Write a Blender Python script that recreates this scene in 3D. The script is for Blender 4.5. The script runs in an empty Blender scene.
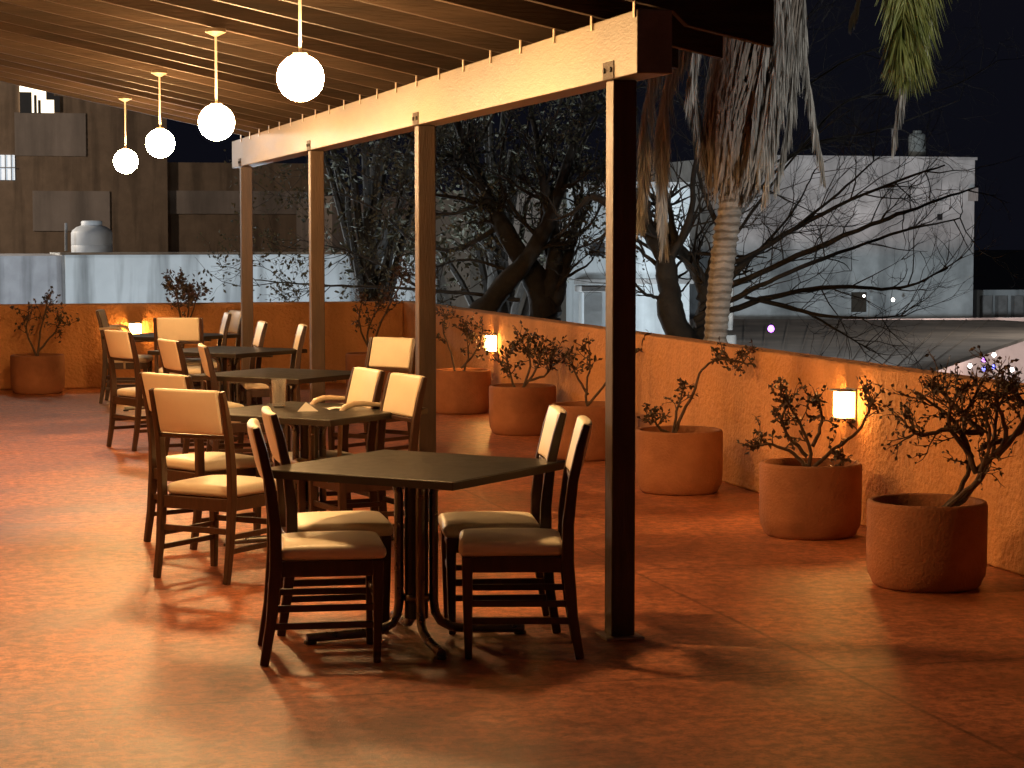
import bpy, bmesh, math, random
from mathutils import Vector, Matrix
random.seed(7)
R = math.radians
S = bpy.context.scene
C = S.collection

# ------------------------------------------------------------------ camera
F = 2150.0
CAM = Vector((0, 0, 1.70))
TH = math.atan((384 - 237) / F)
PSI = math.atan(572 * math.cos(TH) / F)
cam_d = bpy.data.cameras.new('camera')
cam_d.sensor_width = 36.0
cam_d.lens = F / 1024 * 36.0
cam_d.clip_start = 0.1
cam_d.clip_end = 2000
cam = bpy.data.objects.new('camera', cam_d)
C.objects.link(cam)
cam.location = CAM
cam.rotation_euler = (math.pi / 2 - TH, 0, -PSI)
S.camera = cam
MR = cam.rotation_euler.to_matrix()
RIGHT = Vector((math.cos(PSI), -math.sin(PSI), 0))
FWD = Vector((math.sin(PSI), math.cos(PSI), 0))
UP = Vector((0, 0, 1))

def ray(px, py):
    return MR @ Vector(((px - 512) / F, (384 - py) / F, -1))
def at_h(px, py, h):
    d = ray(px, py); return CAM + d * ((h - CAM.z) / d.z)
def at_Y(px, py, Y):
    d = ray(px, py); return CAM + d * (Y / d.y)
def at_X(px, py, X):
    d = ray(px, py); return CAM + d * (X / d.x)
def at_z(px, py, z):
    d = ray(px, py); return CAM + d * (z / d.dot(FWD))

# ------------------------------------------------------------------ mesh builder
class MB:
    def __init__(self):
        self.v = []; self.f = []
    def add(self, vs, fs):
        o = len(self.v)
        self.v += [tuple(p) for p in vs]
        self.f += [tuple(i + o for i in f) for f in fs]
        return self
    def box(self, x0, x1, y0, y1, z0, z1):
        vs = [(x, y, z) for x in (x0, x1) for y in (y0, y1) for z in (z0, z1)]
        return self.add(vs, [(0, 1, 3, 2), (4, 6, 7, 5), (0, 4, 5, 1), (2, 3, 7, 6), (0, 2, 6, 4), (1, 5, 7, 3)])
    def bar(self, a, b, w, d, up=(0, 0, 1), w2=None, d2=None):
        a = Vector(a); b = Vector(b); t = (b - a).normalized(); up = Vector(up)
        s = t.cross(up)
        if s.length < 1e-4: s = t.cross(Vector((0, 1, 0)))
        s.normalize(); u = s.cross(t).normalized()
        vs = []
        for p, ww, dd in ((a, w, d), (b, w2 or w, d2 or d)):
            for i, j in ((-1, -1), (1, -1), (1, 1), (-1, 1)):
                vs.append(p + s * (i * ww / 2) + u * (j * dd / 2))
        return self.add(vs, [(3, 2, 1, 0), (4, 5, 6, 7), (0, 1, 5, 4), (1, 2, 6, 5), (2, 3, 7, 6), (3, 0, 4, 7)])
    def sweep_rect(self, pts, sizes):
        # rectangular section swept in the YZ plane (x = width)
        vs = []; n = len(pts)
        for i, p in enumerate(pts):
            p = Vector(p)
            t = (Vector(pts[min(i + 1, n - 1)]) - Vector(pts[max(i - 1, 0)])).normalized()
            s = Vector((1, 0, 0)); u = t.cross(s).normalized()
            w, d = sizes[i]
            for a, b in ((-1, -1), (1, -1), (1, 1), (-1, 1)):
                vs.append(p + s * (a * w / 2) + u * (b * d / 2))
        fs = [(0, 1, 2, 3), tuple(4 * (n - 1) + k for k in (3, 2, 1, 0))]
        for i in range(n - 1):
            for k in range(4):
                fs.append((4 * i + k, 4 * i + 4 + k, 4 * i + 4 + (k + 1) % 4, 4 * i + (k + 1) % 4))
        return self.add(vs, fs)
    def tube(self, pts, rad, n=8, cap=True):
        pts = [Vector(p) for p in pts]; m = len(pts)
        rr = rad if isinstance(rad, (list, tuple)) else [rad] * m
        vs = []; ref = None
        for i, p in enumerate(pts):
            t = pts[min(i + 1, m - 1)] - pts[max(i - 1, 0)]
            if t.length < 1e-9: t = Vector((0, 0, 1))
            t.normalize()
            if ref is None:
                ref = t.cross(Vector((0.31, 0.73, 0.12)))
                if ref.length < 1e-3: ref = t.cross(Vector((1, 0, 0)))
            a = (ref - t * ref.dot(t))
            if a.length < 1e-6: a = t.orthogonal()
            a.normalize(); ref = a; b = t.cross(a)
            for k in range(n):
                an = 2 * math.pi * k / n
                vs.append(p + (a * math.cos(an) + b * math.sin(an)) * rr[i])
        fs = []
        for i in range(m - 1):
            for k in range(n):
                fs.append((i * n + k, i * n + (k + 1) % n, (i + 1) * n + (k + 1) % n, (i + 1) * n + k))
        if cap:
            fs.append(tuple(range(n - 1, -1, -1))); fs.append(tuple((m - 1) * n + k for k in range(n)))
        return self.add(vs, fs)
    def lathe(self, prof, n=32, c=(0, 0, 0)):
        vs = []; fs = []; m = len(prof)
        for r, z in prof:
            for k in range(n):
                an = 2 * math.pi * k / n
                vs.append((c[0] + r * math.cos(an), c[1] + r * math.sin(an), c[2] + z))
        for i in range(m - 1):
            for k in range(n):
                fs.append((i * n + k, i * n + (k + 1) % n, (i + 1) * n + (k + 1) % n, (i + 1) * n + k))
        if prof[0][0] > 0: fs.append(tuple(range(n - 1, -1, -1)))
        if prof[-1][0] > 0: fs.append(tuple((m - 1) * n + k for k in range(n)))
        return self.add(vs, fs)
    def build(self, name, m, parent=None, smooth=False, bevel=0, seg=2):
        me = bpy.data.meshes.new(name)
        me.from_pydata(self.v, [], self.f)
        me.validate(); 
        bm = bmesh.new(); bm.from_mesh(me)
        bmesh.ops.remove_doubles(bm, verts=bm.verts, dist=1e-6)
        if len(bm.faces) < 4000: bmesh.ops.recalc_face_normals(bm, faces=bm.faces)
        bm.to_mesh(me); bm.free()
        if smooth or bevel:
            for p in me.polygons: p.use_smooth = True
        me.materials.append(m)
        o = bpy.data.objects.new(name, me)
        C.objects.link(o)
        if bevel:
            b = o.modifiers.new('bevel', 'BEVEL'); b.width = bevel; b.segments = seg
            b.limit_method = 'ANGLE'; b.angle_limit = R(35); b.harden_normals = True
        elif smooth:
            me.set_sharp_from_angle(angle=R(50))
        if parent: o.parent = parent
        return o

def tag(o, label=None, cat=None, group=None, kind=None):
    if label: o['label'] = label
    if cat: o['category'] = cat
    if group: o['group'] = group
    if kind: o['kind'] = kind
    return o
def thing(name, label, cat, loc=(0, 0, 0), rz=0, group=None):
    o = bpy.data.objects.new(name, None); C.objects.link(o)
    o.empty_display_size = 0.2
    o.location = loc; o.rotation_euler = (0, 0, rz)
    return tag(o, label, cat, group)
def struct(o): return tag(o, kind='structure')
def copy_tree(o, parent=None):
    c = o.copy(); C.objects.link(c)
    if parent: c.parent = parent
    for ch in list(o.children): copy_tree(ch, c)
    return c

# ------------------------------------------------------------------ materials
def mat(name, col, rough=0.6, var=0.25, scale=6, bump=0, bscale=40, metal=0, col2=None, spec=0.5, coat=0, detail=6, stretch=None):
    m = bpy.data.materials.new(name); m.use_nodes = True
    nt = m.node_tree; N = nt.nodes; L = nt.links
    b = N['Principled BSDF']
    tc = N.new('ShaderNodeTexCoord'); mp = N.new('ShaderNodeMapping')
    L.new(tc.outputs['Object'], mp.inputs['Vector'])
    if stretch: mp.inputs['Scale'].default_value = stretch
    n = N.new('ShaderNodeTexNoise'); n.inputs['Scale'].default_value = scale; n.inputs['Detail'].default_value = detail
    n.inputs['Roughness'].default_value = 0.62
    L.new(mp.outputs['Vector'], n.inputs['Vector'])
    r = N.new('ShaderNodeValToRGB')
    r.color_ramp.elements[0].position = 0.3; r.color_ramp.elements[1].position = 0.72
    c0 = [c * (1 - var) for c in col]; c1 = list(col2) if col2 else [min(1, c * (1 + var)) for c in col]
    r.color_ramp.elements[0].color = (*c0, 1); r.color_ramp.elements[1].color = (*c1, 1)
    L.new(n.outputs['Fac'], r.inputs['Fac']); L.new(r.outputs['Color'], b.inputs['Base Color'])
    mr = N.new('ShaderNodeMapRange'); mr.inputs['To Min'].default_value = max(0.05, rough - 0.1); mr.inputs['To Max'].default_value = min(1, rough + 0.12)
    L.new(n.outputs['Fac'], mr.inputs['Value']); L.new(mr.outputs['Result'], b.inputs['Roughness'])
    b.inputs['Metallic'].default_value = metal
    b.inputs['Specular IOR Level'].default_value = spec
    if coat: b.inputs['Coat Weight'].default_value = coat; b.inputs['Coat Roughness'].default_value = 0.2
    if bump:
        n2 = N.new('ShaderNodeTexNoise'); n2.inputs['Scale'].default_value = bscale; n2.inputs['Detail'].default_value = 5
        L.new(mp.outputs['Vector'], n2.inputs['Vector'])
        bp = N.new('ShaderNodeBump'); bp.inputs['Strength'].default_value = bump; bp.inputs['Distance'].default_value = 0.02
        L.new(n2.outputs['Fac'], bp.inputs['Height']); L.new(bp.outputs['Normal'], b.inputs['Normal'])
    return m
def emit(name, col, strength, base=(0.8, 0.8, 0.8)):
    m = bpy.data.materials.new(name); m.use_nodes = True
    b = m.node_tree.nodes['Principled BSDF']
    b.inputs['Base Color'].default_value = (*base, 1)
    b.inputs['Emission Color'].default_value = (*col, 1)
    b.inputs['Emission Strength'].default_value = strength
    return m

def floor_mat():
    m = bpy.data.materials.new('painted_terracotta_floor'); m.use_nodes = True
    nt = m.node_tree; N = nt.nodes; L = nt.links; b = N['Principled BSDF']
    tc = N.new('ShaderNodeTexCoord')
    big = N.new('ShaderNodeTexNoise'); big.inputs['Scale'].default_value = 0.9; big.inputs['Detail'].default_value = 8; big.inputs['Roughness'].default_value = 0.65
    fine = N.new('ShaderNodeTexNoise'); fine.inputs['Scale'].default_value = 15; fine.inputs['Detail'].default_value = 8; fine.inputs['Roughness'].default_value = 0.82
    for n in (big, fine): L.new(tc.outputs['Object'], n.inputs['Vector'])
    r1 = N.new('ShaderNodeValToRGB')
    r1.color_ramp.elements[0].position = 0.33; r1.color_ramp.elements[0].color = (0.37, 0.12, 0.052, 1)
    r1.color_ramp.elements[1].position = 0.68; r1.color_ramp.elements[1].color = (0.60, 0.215, 0.095, 1)
    L.new(big.outputs['Fac'], r1.inputs['Fac'])
    r2 = N.new('ShaderNodeValToRGB')
    r2.color_ramp.elements[0].position = 0.43; r2.color_ramp.elements[0].color = (0.36, 0.32, 0.30, 1)
    r2.color_ramp.elements[1].position = 0.57; r2.color_ramp.elements[1].color = (1.12, 1.1, 1.05, 1)
    L.new(fine.outputs['Fac'], r2.inputs['Fac'])
    mx = N.new('ShaderNodeMix'); mx.data_type = 'RGBA'; mx.blend_type = 'MULTIPLY'; mx.inputs['Factor'].default_value = 0.85
    L.new(r1.outputs['Color'], mx.inputs['A']); L.new(r2.outputs['Color'], mx.inputs['B'])
    # casting joints of the slab
    br = N.new('ShaderNodeTexBrick'); br.offset = 0; br.inputs['Scale'].default_value = 1
    br.inputs['Brick Width'].default_value = 3.4; br.inputs['Row Height'].default_value = 2.6; br.inputs['Mortar Size'].default_value = 0.011
    br.inputs['Color1'].default_value = (1, 1, 1, 1); br.inputs['Color2'].default_value = (0.93, 0.93, 0.93, 1); br.inputs['Mortar'].default_value = (0.42, 0.38, 0.38, 1)
    wob = N.new('ShaderNodeVectorMath'); wob.operation = 'ADD'
    sc = N.new('ShaderNodeVectorMath'); sc.operation = 'SCALE'; sc.inputs['Scale'].default_value = 0.03
    L.new(fine.outputs['Color'], sc.inputs[0]); L.new(tc.outputs['Object'], wob.inputs[0]); L.new(sc.outputs['Vector'], wob.inputs[1])
    L.new(wob.outputs['Vector'], br.inputs['Vector'])
    mx2 = N.new('ShaderNodeMix'); mx2.data_type = 'RGBA'; mx2.blend_type = 'MULTIPLY'; mx2.inputs['Factor'].default_value = 0.8
    L.new(mx.outputs['Result'], mx2.inputs['A']); L.new(br.outputs['Color'], mx2.inputs['B'])
    spk = N.new('ShaderNodeTexNoise'); spk.inputs['Scale'].default_value = 34; spk.inputs['Detail'].default_value = 4; spk.inputs['Roughness'].default_value = 0.7
    L.new(tc.outputs['Object'], spk.inputs['Vector'])
    r3 = N.new('ShaderNodeValToRGB'); r3.color_ramp.elements[0].position = 0.585; r3.color_ramp.elements[0].color = (1, 1, 1, 1); r3.color_ramp.elements[1].position = 0.66; r3.color_ramp.elements[1].color = (0.42, 0.38, 0.36, 1)
    L.new(spk.outputs['Fac'], r3.inputs['Fac'])
    dirt = N.new('ShaderNodeTexNoise'); dirt.inputs['Scale'].default_value = 0.45; dirt.inputs['Detail'].default_value = 7; dirt.inputs['Roughness'].default_value = 0.7
    L.new(tc.outputs['Object'], dirt.inputs['Vector'])
    r4 = N.new('ShaderNodeValToRGB'); r4.color_ramp.elements[0].position = 0.38; r4.color_ramp.elements[0].color = (0.62, 0.58, 0.56, 1); r4.color_ramp.elements[1].position = 0.56; r4.color_ramp.elements[1].color = (1.08, 1.08, 1.08, 1)
    L.new(dirt.outputs['Fac'], r4.inputs['Fac'])
    m3 = N.new('ShaderNodeMix'); m3.data_type = 'RGBA'; m3.blend_type = 'MULTIPLY'; m3.inputs['Factor'].default_value = 0.9
    L.new(mx2.outputs['Result'], m3.inputs['A']); L.new(r3.outputs['Color'], m3.inputs['B'])
    m4 = N.new('ShaderNodeMix'); m4.data_type = 'RGBA'; m4.blend_type = 'MULTIPLY'; m4.inputs['Factor'].default_value = 1
    L.new(m3.outputs['Result'], m4.inputs['A']); L.new(r4.outputs['Color'], m4.inputs['B'])
    L.new(m4.outputs['Result'], b.inputs['Base Color'])
    rr = N.new('ShaderNodeMapRange'); rr.inputs['From Min'].default_value = 0.3; rr.inputs['From Max'].default_value = 0.7
    rr.inputs['To Min'].default_value = 0.29; rr.inputs['To Max'].default_value = 0.5
    L.new(big.outputs['Fac'], rr.inputs['Value']); L.new(rr.outputs['Result'], b.inputs['Roughness'])
    b.inputs['Specular IOR Level'].default_value = 0.6
    bp = N.new('ShaderNodeBump'); bp.inputs['Strength'].default_value = 0.45; bp.inputs['Distance'].default_value = 0.012
    L.new(fine.outputs['Fac'], bp.inputs['Height']); L.new(bp.outputs['Normal'], b.inputs['Normal'])
    return m

def stucco_mat(name, col, lo=0.7, stain=0.5, dist=0.03, bsc=22, ss=1.6, ns=2.2):
    m = bpy.data.materials.new(name); m.use_nodes = True
    nt = m.node_tree; N = nt.nodes; L = nt.links; b = N['Principled BSDF']
    tc = N.new('ShaderNodeTexCoord')
    n = N.new('ShaderNodeTexNoise'); n.inputs['Scale'].default_value = ns; n.inputs['Detail'].default_value = 8; n.inputs['Roughness'].default_value = 0.6
    L.new(tc.outputs['Object'], n.inputs['Vector'])
    r = N.new('ShaderNodeValToRGB')
    r.color_ramp.elements[0].position = 0.3; r.color_ramp.elements[0].color = (*[c * lo for c in col], 1)
    r.color_ramp.elements[1].position = 0.7; r.color_ramp.elements[1].color = (*col, 1)
    L.new(n.outputs['Fac'], r.inputs['Fac'])
    # rain streaks running down
    mp = N.new('ShaderNodeMapping'); mp.inputs['Scale'].default_value = (ss, ss, ss * 0.1)
    L.new(tc.outputs['Object'], mp.inputs['Vector'])
    s = N.new('ShaderNodeTexNoise'); s.inputs['Scale'].default_value = 1.6; s.inputs['Detail'].default_value = 6
    L.new(mp.outputs['Vector'], s.inputs['Vector'])
    rs = N.new('ShaderNodeValToRGB')
    rs.color_ramp.elements[0].position = 0.36; rs.color_ramp.elements[0].color = (1 - stain, 1 - stain, 1 - stain, 1)
    rs.color_ramp.elements[1].position = 0.52; rs.color_ramp.elements[1].color = (1, 1, 1, 1)
    L.new(s.outputs['Fac'], rs.inputs['Fac'])
    mx = N.new('ShaderNodeMix'); mx.data_type = 'RGBA'; mx.blend_type = 'MULTIPLY'; mx.inputs['Factor'].default_value = 1
    L.new(r.outputs['Color'], mx.inputs['A']); L.new(rs.outputs['Color'], mx.inputs['B'])
    L.new(mx.outputs['Result'], b.inputs['Base Color'])
    b.inputs['Roughness'].default_value = 0.85; b.inputs['Specular IOR Level'].default_value = 0.25
    v = N.new('ShaderNodeTexNoise'); v.inputs['Scale'].default_value = bsc; v.inputs['Detail'].default_value = 6; v.inputs['Roughness'].default_value = 0.55
    L.new(tc.outputs['Object'], v.inputs['Vector'])
    bp = N.new('ShaderNodeBump'); bp.inputs['Strength'].default_value = 0.9; bp.inputs['Distance'].default_value = dist
    L.new(v.outputs['Fac'], bp.inputs['Height']); L.new(bp.outputs['Normal'], b.inputs['Normal'])
    return m

M = dict(
    floor=floor_mat(),
    ochre=stucco_mat('ochre_stucco', (0.64, 0.295, 0.112), 0.82, 0.22, 0.034, 28),
    hotel=stucco_mat('hotel_stucco', (0.55, 0.30, 0.14), 0.8, 0.2),
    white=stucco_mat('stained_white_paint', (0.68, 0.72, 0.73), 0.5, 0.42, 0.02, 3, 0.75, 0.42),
    whiteC=stucco_mat('mottled_white_paint', (0.68, 0.72, 0.73), 0.36, 0.35, 0.02, 3, 0.6, 0.75),
    whiteA=stucco_mat('rain_streaked_white', (0.66, 0.69, 0.70), 0.75, 0.62, 0.02, 3, 1.1, 0.6),
    grey=stucco_mat('grey_plaster', (0.42, 0.42, 0.44), 0.75, 0.4, 0.02, 3),
    dim=stucco_mat('dim_plaster', (0.225, 0.18, 0.15), 0.7, 0.4, 0.02, 3, 0.7, 0.5),
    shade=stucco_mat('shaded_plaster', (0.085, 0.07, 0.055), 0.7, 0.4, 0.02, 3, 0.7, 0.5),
    brown=stucco_mat('haze_brown_plaster', (0.17, 0.115, 0.075), 0.7, 0.4, 0.02, 3),  # brown stands in for the warm haze over the far block
    conc=mat('bare_concrete', (0.30, 0.29, 0.28), 0.9, 0.3, 3),
    asphalt=mat('asphalt', (0.05, 0.05, 0.05), 0.9, 0.3, 3),
    rafter=mat('dark_stained_timber', (0.040, 0.025, 0.016), 0.6, 0.4, 5, 0.3, 30, stretch=(0.3, 3, 3), spec=0.25),
    deck=mat('brown_roof_boards', (0.09, 0.05, 0.028), 0.6, 0.35, 5, stretch=(0.4, 4, 4)),
    beam=mat('cream_painted_beam', (0.185, 0.152, 0.112), 0.5, 0.3, 4, 0.12, 60, stretch=(2, 0.5, 2)),
    post=mat('brown_painted_post', (0.060, 0.035, 0.021), 0.52, 0.3, 8, 0.2, 40, stretch=(3, 3, 0.4)),
    wood=mat('dark_walnut_wood', (0.042, 0.018, 0.010), 0.36, 0.4, 9, 0.1, 60, coat=0.25, stretch=(3, 3, 0.6)),
    vinyl=mat('cream_vinyl', (0.76, 0.67, 0.51), 0.42, 0.08, 4, 0.06, 160),
    pale=mat('lamplit_arm_wood', (0.55, 0.42, 0.28), 0.3, 0.15, 8, coat=0.3),  # arms coloured pale to stand for lamplight on their gloss
    top=mat('dark_laminate', (0.024, 0.02, 0.013), 0.36, 0.3, 14, spec=0.42),
    topedge=mat('black_edge_band', (0.02, 0.016, 0.012), 0.5, 0.2, 10),
    tube=mat('dark_chrome_tube', (0.20, 0.185, 0.17), 0.28, 0.08, 12, metal=0.9),
    clay=mat('terracotta_clay', (0.32, 0.12, 0.05), 0.8, 0.34, 3.2, 0.4, 70, spec=0.3, col2=(0.38, 0.15, 0.068)),
    soil=mat('potting_soil', (0.018, 0.012, 0.008), 0.95, 0.5, 20, 1.0, 40),
    bark=mat('shrub_bark', (0.085, 0.05, 0.032), 0.85, 0.4, 20, 0.4, 60),
    leaf=mat('dark_leaf', (0.05, 0.055, 0.022), 0.55, 0.4, 9, col2=(0.10, 0.045, 0.035)),
    rleaf=mat('purple_bract', (0.11, 0.03, 0.035), 0.6, 0.4, 6, col2=(0.07, 0.05, 0.03)),
    treebark=mat('tree_bark', (0.038, 0.033, 0.028), 0.9, 0.5, 4, 0.8, 12),
    twig=mat('grey_twig', (0.10, 0.095, 0.08), 0.9, 0.4, 3),
    tleaf=mat('dusky_leaf', (0.075, 0.08, 0.045), 0.7, 0.5, 2, col2=(0.13, 0.125, 0.08)),
    palm=mat('palm_trunk', (0.33, 0.29, 0.25), 0.9, 0.4, 5, 0.8, 22, stretch=(1, 1, 2.5)),
    fibre=mat('palm_fibre', (0.24, 0.18, 0.13), 0.95, 0.35, 7, 0.5, 30, col2=(0.46, 0.41, 0.36), stretch=(4, 4, 0.6)),
    dead=mat('dead_frond', (0.48, 0.46, 0.42), 0.9, 0.45, 5, stretch=(3, 3, 0.6)),
    green=mat('green_frond', (0.22, 0.28, 0.05), 0.55, 0.4, 4, col2=(0.42, 0.42, 0.12)),
    tank=mat('white_plastic_tank', (0.66, 0.70, 0.74), 0.5, 0.12, 2),
    tankg=mat('grey_water_tank', (0.32, 0.34, 0.33), 0.6, 0.3, 3),
    tarp=mat('dusty_sheet_roof', (0.19, 0.155, 0.125), 0.8, 0.5, 0.55, 0.3, 3),
    steel=mat('galvanised_strap', (0.55, 0.45, 0.33), 0.35, 0.2, 20, metal=0.7),
    paper=mat('white_paper', (0.78, 0.75, 0.68), 0.8, 0.04, 10),
    dark=mat('dark_opening', (0.015, 0.015, 0.017), 0.8, 0.3, 5),
    pipe=mat('grey_pipe', (0.22, 0.22, 0.22), 0.6, 0.2, 5),
    globe=emit('lit_globe', (1.0, 0.57, 0.225), 410, (0.9, 0.85, 0.75)),
    globe2=emit('dimmer_lit_globe', (1.0, 0.57, 0.225), 250, (0.9, 0.85, 0.75)),
    sconce=emit('lit_sconce_glass', (1.0, 0.47, 0.12), 85),
    winlit=emit('lit_window', (1.0, 0.82, 0.55), 3.0),
    wincool=emit('cool_lit_window', (0.75, 0.88, 1.0), 0.55),
    bulbw=emit('white_bulb', (1.0, 0.92, 0.85), 12),
    bulbp=emit('purple_bulb', (0.45, 0.12, 1.0), 7),
    bulbg=emit('green_bulb', (0.1, 1.0, 0.55), 4),
    bulbb=emit('blue_bulb', (0.1, 0.12, 1.0), 6),
)
def ring(m):
    nt = m.node_tree; b = nt.nodes['Principled BSDF']; src = b.inputs['Base Color'].links[0].from_socket
    tc = nt.nodes.new('ShaderNodeTexCoord'); wv = nt.nodes.new('ShaderNodeTexWave'); wv.bands_direction = 'Z'; wv.inputs['Scale'].default_value = 4.7
    wv.inputs['Distortion'].default_value = 2.2; wv.inputs['Detail'].default_value = 3; wv.inputs['Detail Scale'].default_value = 2
    nt.links.new(tc.outputs['Object'], wv.inputs['Vector'])
    r = nt.nodes.new('ShaderNodeValToRGB'); r.color_ramp.elements[0].color = (0.55, 0.53, 0.5, 1); r.color_ramp.elements[0].position = 0.1; r.color_ramp.elements[1].position = 0.55; r.color_ramp.elements[1].color = (1, 1, 1, 1)
    nt.links.new(wv.outputs['Fac'], r.inputs['Fac'])
    mx = nt.nodes.new('ShaderNodeMix'); mx.data_type = 'RGBA'; mx.blend_type = 'MULTIPLY'; mx.inputs['Factor'].default_value = 1
    nt.links.new(src, mx.inputs['A']); nt.links.new(r.outputs['Color'], mx.inputs['B']); nt.links.new(mx.outputs['Result'], b.inputs['Base Color'])
ring(M['palm'])
def glass_mat():
    m = bpy.data.materials.new('clear_glass'); m.use_nodes = True
    b = m.node_tree.nodes['Principled BSDF']
    b.inputs['Base Color'].default_value = (0.95, 0.93, 0.88, 1); b.inputs['Transmission Weight'].default_value = 0.82
    b.inputs['Roughness'].default_value = 0.06; b.inputs['IOR'].default_value = 1.45
    n = m.node_tree.nodes.new('ShaderNodeTexNoise'); n.inputs['Scale'].default_value = 30
    return m
M['glass'] = glass_mat()

# ------------------------------------------------------------------ world
w = bpy.data.worlds.new('World'); S.world = w; w.use_nodes = True
nt = w.node_tree
sky = nt.nodes.new('ShaderNodeTexSky'); sky.sky_type = 'NISHITA'; sky.sun_disc = False
sky.sun_elevation = R(-3); sky.sun_rotation = R(200); sky.air_density = 1.0; sky.dust_density = 2.0
bg = nt.nodes['Background']; bg.inputs['Strength'].default_value = 0.05
nt.links.new(sky.outputs['Color'], bg.inputs['Color'])
gl = nt.nodes.new('ShaderNodeBackground'); gl.inputs['Color'].default_value = (0.55, 0.58, 1.0, 1); gl.inputs['Strength'].default_value = 0.0065   # glow of the town in the night sky
ad = nt.nodes.new('ShaderNodeAddShader'); nt.links.new(bg.outputs['Background'], ad.inputs[0]); nt.links.new(gl.outputs['Background'], ad.inputs[1])
nt.links.new(ad.outputs['Shader'], nt.nodes['World Output'].inputs['Surface'])

# ------------------------------------------------------------------ setting
XW, YW, HP = 5.22, 24.6, 0.95       # inner face of the side parapet, of the end parapet, their height
GZ = -4.2
g = MB(); g.box(-600, 600, -300, 900, GZ - 0.2, GZ)
struct(g.build('ground', M['asphalt']))
t = MB(); t.box(-1.75, XW + 0.2, -4, YW + 0.2, -0.35, 0)
struct(t.build('terrace_floor', M['floor']))
t = MB(); t.box(-1.72, XW + 0.17, -3.97, YW + 0.17, GZ, -0.352)
tag(t.build('terrace_building', M['hotel']), 'storey of the building carrying the terrace, below its floor', 'building')

def wall_box(name, label, x0, x1, y0, y1, z0, z1, m, nx=1, ny=1):
    b = MB(); b.box(x0, x1, y0, y1, z0, z1)
    return tag(b.build(name, m, bevel=0.02, seg=2), label, 'wall')
wall_box('parapet_wall', 'long ochre stucco parapet with wall lamps along the right side of the terrace', XW, XW + 0.18, -3.95, YW + 0.18, 0.0, HP, M['ochre'])
wall_box('parapet_wall', 'ochre stucco end parapet across the back of the terrace, facing the camera', -1.7, XW - 0.002, YW, YW + 0.18, 0.0, HP, M['ochre'])
hw = thing('hotel_wall', 'warm stucco house wall along the left of the terrace, out of frame', 'wall', (-1.72, 0, 0))
b = MB(); b.box(-0.18, 0, -3.9, 24.4, 0.002, 4.4); b.build('wall', M['hotel'], hw)

# ------------------------------------------------------------------ pergola
XB = 2.77; SL = 0.21
def roof_h(x): return 2.63 + SL * (XB - x)     # underside of rafters
pg = thing('pergola', 'dark timber lean-to roof on four brown posts with a cream front beam', 'pergola', (XB, 8.65, 0))
PY = [at_X(620, 500, XB).y, at_X(425.5, 300, XB).y, at_X(317, 300, XB).y, at_X(247, 300, XB).y]
def loc(*p): return (p[0] - XB, p[1] - 8.65, p[2])
for y in PY:
    b = MB(); b.box(-0.052, 0.052, y - 8.65 - 0.052, y - 8.65 + 0.052, 0.012, 2.353)
    po = b.build('post', M['post'], pg, bevel=0.006)
    br_ = MB(); br_.box(-0.0595, -0.0555, y - 8.65 - 0.075, y - 8.65 + 0.075, 2.358, 2.43)
    bk = br_.build('bracket', M['rafter'], pg, bevel=0.002)
    for q_ in (-0.045, 0.045):
        br_ = MB(); br_.tube([(-0.0598, y - 8.65 + q_, 2.395), (-0.066, y - 8.65 + q_, 2.395)], 0.011, 8); br_.build('bolt', M['dark'], bk)
    b = MB(); b.box(-0.085, 0.085, y - 8.65 - 0.085, y - 8.65 + 0.085, 0.0, 0.011); b.build('base_plate', M['steel'], po, bevel=0.003)
b = MB(); b.box(-0.055, 0.095, at_X(637, 50, XB - 0.055).y - 8.65, at_X(232, 160, XB - 0.055).y - 8.65, 2.356, 2.612)
b.build('beam', M['beam'], pg, bevel=0.006)
XL, XE = -1.70, 3.30
RY = [8.30 + 0.585 * k for k in range(21)]
for y in RY:
    b = MB(); prof = [(XL, 0), (XB + 0.10, 0), (XB + 0.16, -0.045), (XE, -0.045), (XE, 0.148), (XL, 0.148)]
    vs = [loc(x, y + sd * 0.025, roof_h(x) + dz) for sd in (-1, 1) for x, dz in prof]
    b.add(vs, [(5, 4, 1, 0), (4, 3, 2, 1), (6, 7, 10, 11), (7, 8, 9, 10)] + [(k, (k + 1) % 6, 6 + (k + 1) % 6, 6 + k) for k in range(6)])
    b.build('rafter', M['rafter'], pg, bevel=0.004)
    b = MB(); b.box(-0.062, -0.057, y - 8.65 - 0.012, y - 8.65 + 0.012, 2.58, 2.66)
    b.build('strap', M['steel'], pg)
b = MB()
n = Vector((SL, 0, 1)).normalized()
a0 = Vector(loc(XL, (RY[0] + RY[-1]) / 2, roof_h(XL))) + n * 0.158; a1 = Vector(loc(XE - 0.02, (RY[0] + RY[-1]) / 2, roof_h(XE - 0.02))) + n * 0.158
b.bar(a0, a1, RY[-1] - RY[0] + 0.12, 0.024)
b.build('roof_deck', M['deck'], pg)

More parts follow.
